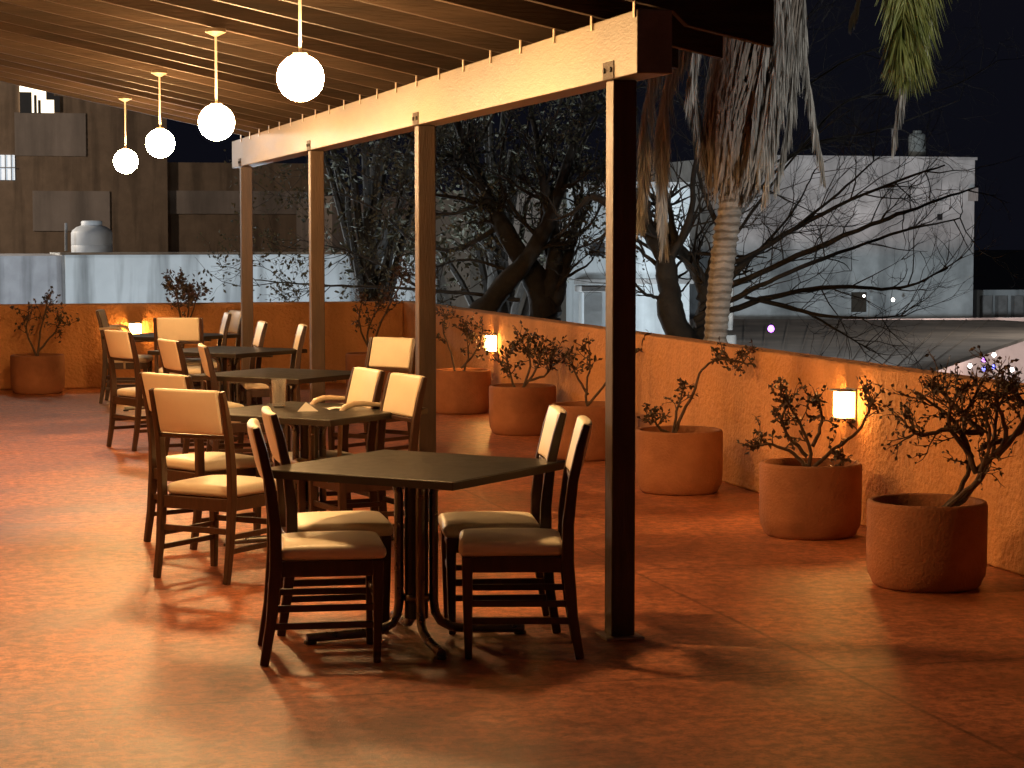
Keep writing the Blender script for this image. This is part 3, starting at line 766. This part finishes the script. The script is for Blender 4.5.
GF = [([(788, -260), (850, -300), (905, -210), (918, -90), (912, 20), (906, 62)], 0.0, 0.7), ([(788, -260), (840, -280), (880, -200), (900, -110), (905, -10), (898, 50)], -0.4, 0.65), ([(788, -260), (830, -270), (862, -190), (868, -110), (862, -50)], 0.4, 0.5)]
for pts, dz, ll in GF:
    frond([PL(a, b_, dz) for a, b_ in pts], M['green'], 'green_frond', ll, 0.011, 900, 0.9, 0.018, 0.75)
for k in range(9):
    a = 2 * math.pi * k / 9 + 0.3; d = RIGHT * math.cos(a) + FWD * math.sin(a)
    if math.cos(a) > 0.35 : continue
    c0 = PL(788, -262)
    frond([c0, c0 + d * 0.7 + UP * 0.7, c0 + d * 1.6 + UP * 0.9, c0 + d * 2.4 + UP * 0.45], M['green'], 'green_frond', 0.6, 0.03, 60, 0.6, 0.018, 0.6)
frond([PL(a, b_, 0.1) for a, b_ in [(788, -250), (860, -260), (920, -120), (912, 30), (900, 90), (893, 140)]], M['dead'], 'dead_frond', 0.42, 0.014, 200, 1.9, 0.016, 0.1)
frond([PL(a, b_, 0.3) for a, b_ in [(788, -250), (870, -240), (932, -100), (930, 0), (922, 62)]], M['dead'], 'dead_frond', 0.3, 0.014, 160, 1.6, 0.014, 0.2)
frond([PL(a, b_, 0.6) for a, b_ in [(788, -250), (840, -240), (866, -100), (860, -10), (850, 20)]], M['dead'], 'dead_frond', 0.3, 0.014, 120, 1.8, 0.014, 0.1)

# ------------------------------------------------------------------ bare trees
def bare_tree(name, label, z, limbs, rs, ntw, tl, nleaf=0, lsz=0.09, leafmat='tleaf', base=None, sub3=3):
    b0 = at_z(base[0], base[1], z); t = thing(name, label, 'tree', (b0.x, b0.y, GZ)); o = Vector((b0.x, b0.y, GZ))
    tr = MB(); br = MB(); lf = MB()
    mroot = at_z(base[0], base[1], z) - o
    tr.tube(wiggle([Vector((0, 0, 0)), mroot * 0.5 + rv(0.08), mroot], 4, 0.02), [rs[0] * 1.25] * 9, 10)
    for li, (pts, r0) in enumerate(limbs):
        dz = random.uniform(-0.2, 0.2); 
        P_ = [at_z(a, b_, z + (dz + random.uniform(-0.6, 0.6) * (i > 1)) * (i > 0)) - o for i, (a, b_) in enumerate(pts)]
        if r0 < 0.1: r0 *= 0.55
        path = wiggle(P_, 7, min(r0 * 0.2, 0.014)); m = len(path)
        (tr if r0 > 0.1 else br).tube(path, [max(0.008, r0 * (1 - 0.8 * i / (m - 1)) * (1 + 0.07 * math.sin(i * 0.9 + li))) for i in range(m)], 8)
        def twig(p, d, ln, r, depth):
            tw = [p]; dd = d
            for k in range(5):
                dd = (dd + rv(0.3) + UP * 0.05).normalized(); tw.append(tw[-1] + dd * ln / 5)
            br.tube(tw, [r * (1 - 0.15 * k) for k in range(6)], 4 if depth else 5, cap=False)
            if depth < 2:
                for _ in range(sub3):
                    j = random.randint(1, 5); twig(tw[j], (dd + rv(0.9)).normalized(), ln * 0.55, r * 0.5, depth + 1)
            else:
                for _ in range(nleaf):
                    q = tw[random.randint(1, 5)] + rv(0.06); leaf(lf, q, (rv() - UP * 0.3), rv(), lsz * random.uniform(0.6, 1.2), lsz * 0.5)
        for _ in range(ntw):
            i = random.randint(int(m * 0.25), m - 1); tan = (path[min(i + 1, m - 1)] - path[max(i - 1, 0)]).normalized()
            twig(path[i], (tan * 0.8 + rv(0.75)).normalized(), tl * random.uniform(0.5, 1.3), max(0.006, r0 * 0.22), 0)
    tr.build('trunk', M['treebark'], t, smooth=True); br.build('branches', M['treebark'], t, smooth=True)
    if lf.v: lf.build('crown', M[leafmat], t)
    return t
bare_tree('bare_tree', 'bare tree with thick twisted dark trunk left of the palm, branches fanning right', 24.0,
    [([(688, 350), (672, 318), (668, 280), (660, 248), (640, 222), (615, 205), (590, 196)], 0.17), ([(690, 348), (706, 318), (704, 288), (690, 262), (676, 240), (668, 205)], 0.13), ([(700, 300), (712, 262), (722, 230), (760, 180)], 0.09),
     ([(672, 255), (690, 215), (700, 150), (740, 90)], 0.09), ([(705, 300), (760, 250), (850, 200), (945, 165)], 0.075), ([(700, 300), (770, 268), (870, 225), (925, 205), (978, 186)], 0.075),
     ([(715, 270), (770, 245), (830, 200), (878, 158)], 0.06), ([(695, 320), (735, 298), (800, 268), (890, 235), (960, 218)], 0.07), ([(695, 325), (760, 300), (830, 287), (900, 288), (948, 268)], 0.075),
     ([(760, 300), (820, 315), (860, 318), (905, 316)], 0.05), ([(745, 297), (800, 310), (845, 335), (870, 350)], 0.04), ([(648, 220), (640, 160), (655, 90)], 0.08), ([(722, 235), (700, 180), (690, 120), (660, 60)], 0.06),
     ([(712, 270), (750, 215), (800, 150), (850, 110)], 0.045), ([(700, 310), (740, 270), (790, 215), (815, 170)], 0.045), ([(686, 330), (660, 300), (640, 290), (615, 250)], 0.06)],
    [0.24], 12, 0.8, base=(690, 348))
bare_tree('leafy_tree', 'dark sparse-leaved tree with leaning trunks behind the parapet, between second and near posts', 28.0,
    [([(548, 320), (535, 280), (510, 240), (485, 190), (455, 120)], 0.22), ([(480, 315), (505, 285), (540, 240), (562, 180), (590, 100)], 0.17), ([(545, 310), (555, 250), (545, 190), (530, 100)], 0.13), ([(548, 320), (560, 285), (572, 240), (582, 190)], 0.12),
     ([(500, 225), (455, 250), (410, 238), (380, 212), (330, 188)], 0.07), ([(520, 300), (470, 294), (400, 288), (320, 285), (255, 280)], 0.06), ([(485, 190), (430, 150), (370, 110)], 0.08), ([(490, 200), (440, 215), (390, 190), (340, 160)], 0.05),
     ([(420, 288), (360, 255), (300, 240)], 0.04), ([(550, 250), (590, 225), (610, 180)], 0.05), ([(485, 190), (460, 130), (470, 60)], 0.08), ([(540, 240), (500, 180), (520, 80)], 0.06), ([(535, 280), (470, 260), (430, 270)], 0.06)],
    [0.22], 12, 1.0, nleaf=5, lsz=0.07, base=(540, 318))
bare_tree('bare_tree', 'thin twiggy bare tree rising behind the palm, above the white house', 38.0,
    [([(730, 330), (735, 220), (765, 130), (830, 70), (900, 40)], 0.09), ([(735, 220), (800, 150), (880, 130), (960, 100)], 0.06), ([(735, 200), (720, 120), (700, 40)], 0.07), ([(765, 130), (780, 60), (820, 0)], 0.06), ([(760, 170), (830, 140), (870, 150)], 0.05), ([(800, 150), (850, 100), (940, 90), (1000, 60)], 0.05)],
    [0.09], 9, 1.5, base=(730, 335), sub3=4)

# ------------------------------------------------------------------ dense dark trees behind the bare ones
def dense_tree(px, z, top, wpx, label, n=5200):
    b0 = at_z(px, 300, z); o = Vector((b0.x, b0.y, GZ)); t = thing('leafy_tree', label, 'tree', o, group='dense dark trees beyond the parapet')
    mb = MB(); mb.tube(wiggle([Vector((0, 0, 0)), Vector((0.1, 0, 2.5)), Vector((-0.1, 0.1, 5.0)), Vector((0.2, 0, 7.5))], 5, 0.03), [0.3 - 0.011 * i for i in range(16)], 9)
    cl = []
    for k in range(34):
        u = random.uniform(-1, 1); vv = random.uniform(0, 1)
        p = at_z(px + u * wpx * math.sqrt(max(0.05, 1 - (vv * 1.3 - 0.5) ** 2)), 255 + (top - 255) * vv, z + random.uniform(-1.5, 1.5)) - o
        cl.append((p, random.uniform(0.35, 0.95)))
        if k % 3 == 0: mb.tube(wiggle([Vector((0, 0, random.uniform(3, 6))), p * 0.6 + Vector((0, 0, 2.0)), p], 4, 0.04), [0.09 - 0.009 * i for i in range(9)], 6)
    mb.build('trunk', M['treebark'], t, smooth=True)
    lf = MB()
    for i in range(n):
        p, r = random.choice(cl); q = p + rv(r * random.random() ** 0.45)
        leaf(lf, q, rv() - UP * 0.25, rv(), random.uniform(0.10, 0.2), random.uniform(0.05, 0.09))
    lf.build('crown', M['tleaf'], t)
dense_tree(372, 37, -10, 95, 'dense dark tree crown between the third and second posts, behind thin branches', 2400)
dense_tree(505, 40, -40, 110, 'dense dark tree crown high up between the second and near posts', 3000)
# ------------------------------------------------------------------ houses beyond
def house_box(name, mt, px0, px1, ptop, Y, depth, parent=None, z0=None, dy=0.0):
    a = at_Y(px0, ptop, Y); b_ = at_Y(px1, ptop, Y)
    mb = MB(); mb.box(a.x, b_.x, Y, Y + depth, GZ if z0 is None else z0, (a.z + b_.z) / 2)
    return mb.build(name, M[mt], parent)
def panel(name, mt, px0, px1, y0, y1, Y, parent, th=0.06):
    a = at_Y((px0 + px1) / 2, y1, Y); l = at_Y(px0, y1, Y).x; r = at_Y(px1, y1, Y).x; zt = at_Y((px0 + px1) / 2, y0, Y).z
    mb = MB(); mb.box(l, r, Y - th, Y - 0.004, a.z, zt); return mb.build(name, M[mt], parent)
# white low house with flat roof, far left
hA = thing('white_house', 'low white house wall with grey rain stains beyond the end parapet', 'house')
house_box('wall', 'whiteA', 65, 480, 254, 50, 7, hA)
panel('roof_edge', 'brown', 60, 485, 252, 254.5, 50, hA, 0.12)
hA2 = thing('plastered_house', 'unpainted grey stained house left of the low white house', 'house')
house_box('wall', 'grey', -160, 62, 256, 50.4, 7, hA2)
panel('pipe', 'pipe', 62.3, 65, 254, 310, 50.3, hA2, 0.14)
# tank
tp = at_Y(92, 251, 52)
tk = thing('water_tank', 'white domed water tank on the far left white roof', 'water tank', (tp.x, tp.y, at_Y(92, 254, 50).z - 0.02))
s_ = 0.0243
b = MB(); b.lathe([(0.475, 0), (0.485, 0.03), (0.485, 0.20), (0.475, 0.215), (0.485, 0.23), (0.485, 0.50), (0.46, 0.56), (0.36, 0.64), (0.25, 0.68), (0.24, 0.68)], 36); b.build('body', M['tank'], tk, smooth=True)
b = MB(); b.lathe([(0.25, 0.681), (0.25, 0.76), (0.23, 0.79), (0.0, 0.80)], 24); b.build('lid', M['tank'], tk, smooth=True)
b = MB(); b.tube([at_Y(66, 251, 51.5), at_Y(66, 223, 51.5)], 0.035, 8)
tag(b.build('vent_pipe', M['pipe'], smooth=True), 'thin upright pipe left of the white water tank', 'pipe')
# block behind, haze tint put into its brown
hB = thing('apartment_block', 'large dim haze-tinted apartment block rising behind the white house', 'building')
house_box('wall', 'brown', -260, 165, -40, 66, 12, hB)
house_box('wing', 'brown', 165.2, 330, 163, 66.3, 12, hB)
panel('wall_panel', 'dim', 33, 110, 191, 231, 66, hB); panel('wall_panel', 'dim', 15, 86, 113, 156, 66, hB)
panel('wall_panel', 'dim', 166, 326, 191, 214, 66.3, hB)
wn = panel('window', 'winlit', 20, 54, 82, 113, 66, hB, 0.05)
# dark plants in the lit window
for (a0, a1, y0, y1) in ((20, 32, 92, 113), (34, 37, 95, 113), (46, 54, 84, 100), (38, 41, 100, 113), (54, 60, 96, 112)):
    panel('window_plant', 'dark', a0, a1, y0, y1, 65.93, wn, 0.04)
wn2 = panel('window', 'wincool', -6, 15, 155, 180, 66, hB, 0.05)
for k in range(3): panel('mullion', 'pipe', -1 + 6 * k, 0 + 6 * k, 155, 180, 65.93, wn2, 0.04)
panel('mullion', 'pipe', -6, 15, 167, 168, 65.87, wn2, 0.03)
# green wing right of it
hG = thing('green_house', 'dim greenish house behind the tree, between third and second posts', 'house')
house_box('wall', 'dim', 332, 440, 196, 60, 8, hG)
# middle house, bluish lit
hD = thing('pale_house', 'pale blue lit house seen between the tree trunks behind the near post', 'house')
house_box('wall', 'white', 574, 690, 184, 46, 6, hD)
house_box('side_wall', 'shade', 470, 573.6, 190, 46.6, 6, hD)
panel('render_patch', 'dim', 500, 562, 192, 283, 46.6, hD)
panel('window', 'dark', 590, 604, 243, 256, 46, hD); panel('ledge', 'conc', 574, 690, 279, 284, 46, hD, 0.25); panel('beam_end', 'conc', 574, 690, 182, 188, 46, hD, 0.2)
pl = thing('gate_pillar', 'pale square pillar with a cap above the parapet, left of near post', 'pillar', at_Y(590, 330, 38))
b = MB(); c_ = pl.location; a_ = at_Y(581, 292, 38); b_ = at_Y(600, 292, 38)
b.box(a_.x - c_.x, b_.x - c_.x, -0.17, 0.17, GZ - c_.z, a_.z - c_.z); b.build('shaft', M['white'], pl, bevel=0.02)
b = MB(); b.box(a_.x - c_.x - 0.06, b_.x - c_.x + 0.06, -0.23, 0.23, a_.z - c_.z + 0.003, a_.z - c_.z + 0.12); b.build('cap', M['conc'], pl, bevel=0.02)
# white cube house right
hC = thing('white_house', 'tall windowless white house with water tank on its roof, right', 'house')
house_box('wall', 'whiteC', 735, 975, 157, 62, 8, hC)
panel('parapet_band', 'whiteC', 734, 976, 156, 159, 62, hC, 0.1)
panel('vent_hole', 'dark', 937, 942, 214, 220, 62, hC, 0.03); panel('meter_box', 'conc', 968, 975, 188, 201, 62, hC, 0.2)
panel('door', 'shade', 851, 866, 292, 312, 62, hC, 0.03); panel('downpipe', 'white', 855 + 13, 858 + 13, 296, 316, 62, hC, 0.12)
tp = at_Y(917, 157, 64); 
tk = thing('water_tank', 'small grey water tank on the roof of the tall white house', 'water tank', (tp.x, tp.y, at_Y(917, 157, 62).z))
b = MB(); b.lathe([(0.27, 0), (0.28, 0.03), (0.28, 0.30), (0.27, 0.33), (0.28, 0.36), (0.28, 0.72), (0.25, 0.80), (0.14, 0.86)], 28); b.build('body', M['tankg'], tk, smooth=True)
b = MB(); b.lathe([(0.14, 0.861), (0.15, 0.90), (0.13, 0.93), (0.0, 0.94)], 20); b.build('lid', M['tankg'], tk, smooth=True)
b = MB(); b.tube([at_Y(893, 158, 62.5), at_Y(893, 128, 62.5)], 0.05, 8)
tag(b.build('vent_pipe', M['pipe'], smooth=True), 'short pipe left of the small grey tank', 'pipe')
lw = thing('garden_wall', 'low white garden wall right of the tall white house', 'wall')
a = at_Y(977, 290, 66); b_ = at_Y(1120, 290, 66); b = MB(); b.box(a.x, b_.x, 66, 66.3, GZ, a.z); b.build('wall', M['white'], lw)
for px in (985, 1000, 1016):
    a = at_Y(px, 300, 65.9); b = MB(); b.box(a.x - 0.16, a.x + 0.16, 65.7, 65.95, GZ, a.z + 0.15); b.build('pier', M['conc'], lw)
# sheet roof over the street hall, right
rf = thing('market_hall', 'low hall under a wide dusty sheet roof beyond the right parapet', 'building')
HR = -0.55
pts = [at_h(640, 321, HR), at_h(1160, 325, HR), at_h(1160, 296 + 10, HR), at_h(930, 369, HR), at_h(700, 420, HR)]
pr = [at_h(700, 318, HR), at_h(1120, 324, HR), at_h(1120, 305 + 4, HR), at_h(1024, 337.5, HR), at_h(929, 369, HR), at_h(850, 392, HR), at_h(700, 400, HR)]
poly = [at_h(690, 319, HR), at_h(1000, 320, HR), at_h(1070, 324, HR), at_h(1024, 338, HR), at_h(929, 369.5, HR), at_h(800, 410, HR), at_h(700, 380, HR)]
b = MB(); n_ = len(poly)
b.add([(p.x, p.y, p.z) for p in poly] + [(p.x, p.y, p.z - 0.07) for p in poly], [tuple(range(n_)), tuple(range(2 * n_ - 1, n_ - 1, -1))] + [(i, (i + 1) % n_, n_ + (i + 1) % n_, n_ + i) for i in range(n_)])
b.build('sheet_roof', M['tarp'], rf)
b = MB()
for k in range(14):
    u = (k + 0.5) / 14
    p1 = poly[0].lerp(poly[1], u); p2 = poly[6].lerp(poly[4], u)
    b.bar(p1 + UP * 0.004, p2 + UP * 0.004, 0.035, 0.02)
b.build('roof_ribs', M['tarp'], rf)
a = at_Y(660, 345, 57); b_ = at_Y(1180, 345, 57)
b = MB(); b.box(a.x, b_.x, 57, 57.2, GZ, HR - 0.1); b.build('back_wall', M['white'], rf)
hl = bpy.data.lights.new('hall_lamp', 'POINT'); hl.energy = 900; hl.color = (1.0, 0.62, 0.52); hl.shadow_soft_size = 0.3
ho = bpy.data.objects.new('hall_lamp', hl); C.objects.link(ho); ho.location = at_Y(990, 385, 53); ho['kind'] = 'helper'
hall_b = [(983, 352, 'bulbg', 'green bulb, top of the coloured lights in the hall'), (984, 360, 'bulbp', 'purple bulb below the green bulb in the hall'), (984, 369, 'bulbb', 'blue bulb at the bottom of the coloured lights in the hall'), (994, 355, 'bulbw', 'white bulb right of the green bulb in the hall'), (994, 367, 'bulbb', 'blue bulb right of the lowest blue one'), (970, 366, 'bulbw', 'small white bulb left of the coloured lights in the hall'), (1012, 370, 'bulbw', 'white bulb at the far right of the hall lights')]
def bulb(px, py, z, m, r, label, group=None):
    p = at_z(px, py, z); b = MB()
    t = thing('light_bulb', label, 'bulb', p, group=group)
    b.lathe([(0.0, -r), (r * .7, -r * .7), (r, 0), (r * .75, r * .7), (r * .35, r * 1.1)], 12); b.build('globe', M[m], t, smooth=True)
    b = MB(); b.lathe([(r * .36, r * 1.12), (r * .36, r * 1.7), (0, r * 1.75)], 10); b.build('socket', M['dark'], t, smooth=True)
for px, py, m, lab in hall_b: bulb(px, py, 51.0, m, 0.05, lab, 'coloured bulbs in the market hall')
bulb(771, 329, 26.5, 'bulbp', 0.042, 'lone purple bulb glowing among the branches right of the palm')
bulb(661, 315, 30, 'bulbw', 0.02, 'tiny white lamp left of the twisted trunk')
bulb(893, 300, 61.5, 'bulbw', 0.05, 'white lamp low on the wall of the tall white house')
bulb(864, 296, 61.5, 'bulbw', 0.035, 'smaller white lamp beside the dark door of the tall white house')

# ------------------------------------------------------------------ unseen lamps of the street and added fill lights
def point(name, loc_, e, col, r=0.3):
    l = bpy.data.lights.new(name, 'POINT'); l.energy = e; l.color = col; l.shadow_soft_size = r
    o = bpy.data.objects.new(name, l); C.objects.link(o); o.location = loc_; return o
COOL = (0.80, 0.915, 1.0)
point('unseen_light', at_Y(640, 560, 37), 1500, COOL)
sp = bpy.data.lights.new('street_flood', 'SPOT'); sp.energy = 14500; sp.color = COOL; sp.spot_size = R(36); sp.spot_blend = 0.5; sp.shadow_soft_size = 0.2
so = bpy.data.objects.new('street_flood', sp); C.objects.link(so); so.location = at_z(775, 350, 31)
so.rotation_euler = (at_Y(850, 245, 62) - Vector(so.location)).to_track_quat('-Z', 'Y').to_euler()
point('unseen_light', at_Y(100, 480, 38), 1900, COOL)
point('unseen_light', at_z(-170, 150, 44), 450, (0.95, 0.97, 1.0))  # added fill that brightens the tank and the low white wall
point('unseen_light', at_Y(330, 480, 40), 1500, COOL)
point('unseen_light', at_z(60, -160, 30), 420, (1.0, 0.88, 0.70))
point('unseen_light', at_z(1150, 190, 48), 950, (1.0, 0.94, 0.86))  # added fill that brightens the sheet roof
point('unseen_light', at_z(-330, 60, 52), 5000, (1.0, 0.84, 0.68))  # added warm fill, imitates the brown veil over the far block
sp = bpy.data.lights.new('flood_light', 'SPOT'); sp.energy = 3000; sp.color = (1.0, 0.97, 0.92); sp.spot_size = R(30); sp.spot_blend = 0.6; sp.shadow_soft_size = 0.15
so = bpy.data.objects.new('flood_light', sp); C.objects.link(so); so.location = (11.5, 5.0, 1.0)
tgt = at_z(770, 80, ZP); so.rotation_euler = (tgt - Vector(so.location)).to_track_quat('-Z', 'Y').to_euler()
sun = bpy.data.lights.new('fill_sun', 'SUN'); sun.energy = 0.02; sun.angle = R(0.5); sun.color = (0.8, 0.88, 1.0)  # faint sun added as fill for the dark trees
sn = bpy.data.objects.new('fill_sun', sun); C.objects.link(sn); sn.rotation_euler = (R(50), 0, R(200))

# ------------------------------------------------------------------ render settings
S.view_settings.view_transform = 'Standard'; S.view_settings.look = 'None'; S.view_settings.exposure = 0
S.cycles.use_denoising = True; S.cycles.denoising_input_passes = 'RGB_ALBEDO_NORMAL'; S.cycles.denoising_prefilter = 'ACCURATE'
try: S.cycles.denoiser = 'OPENIMAGEDENOISE'
except Exception: pass
S.cycles.max_bounces = 8; S.cycles.diffuse_bounces = 4; S.cycles.glossy_bounces = 3
S.cycles.sample_clamp_indirect = 6
S.cycles.use_light_tree = True
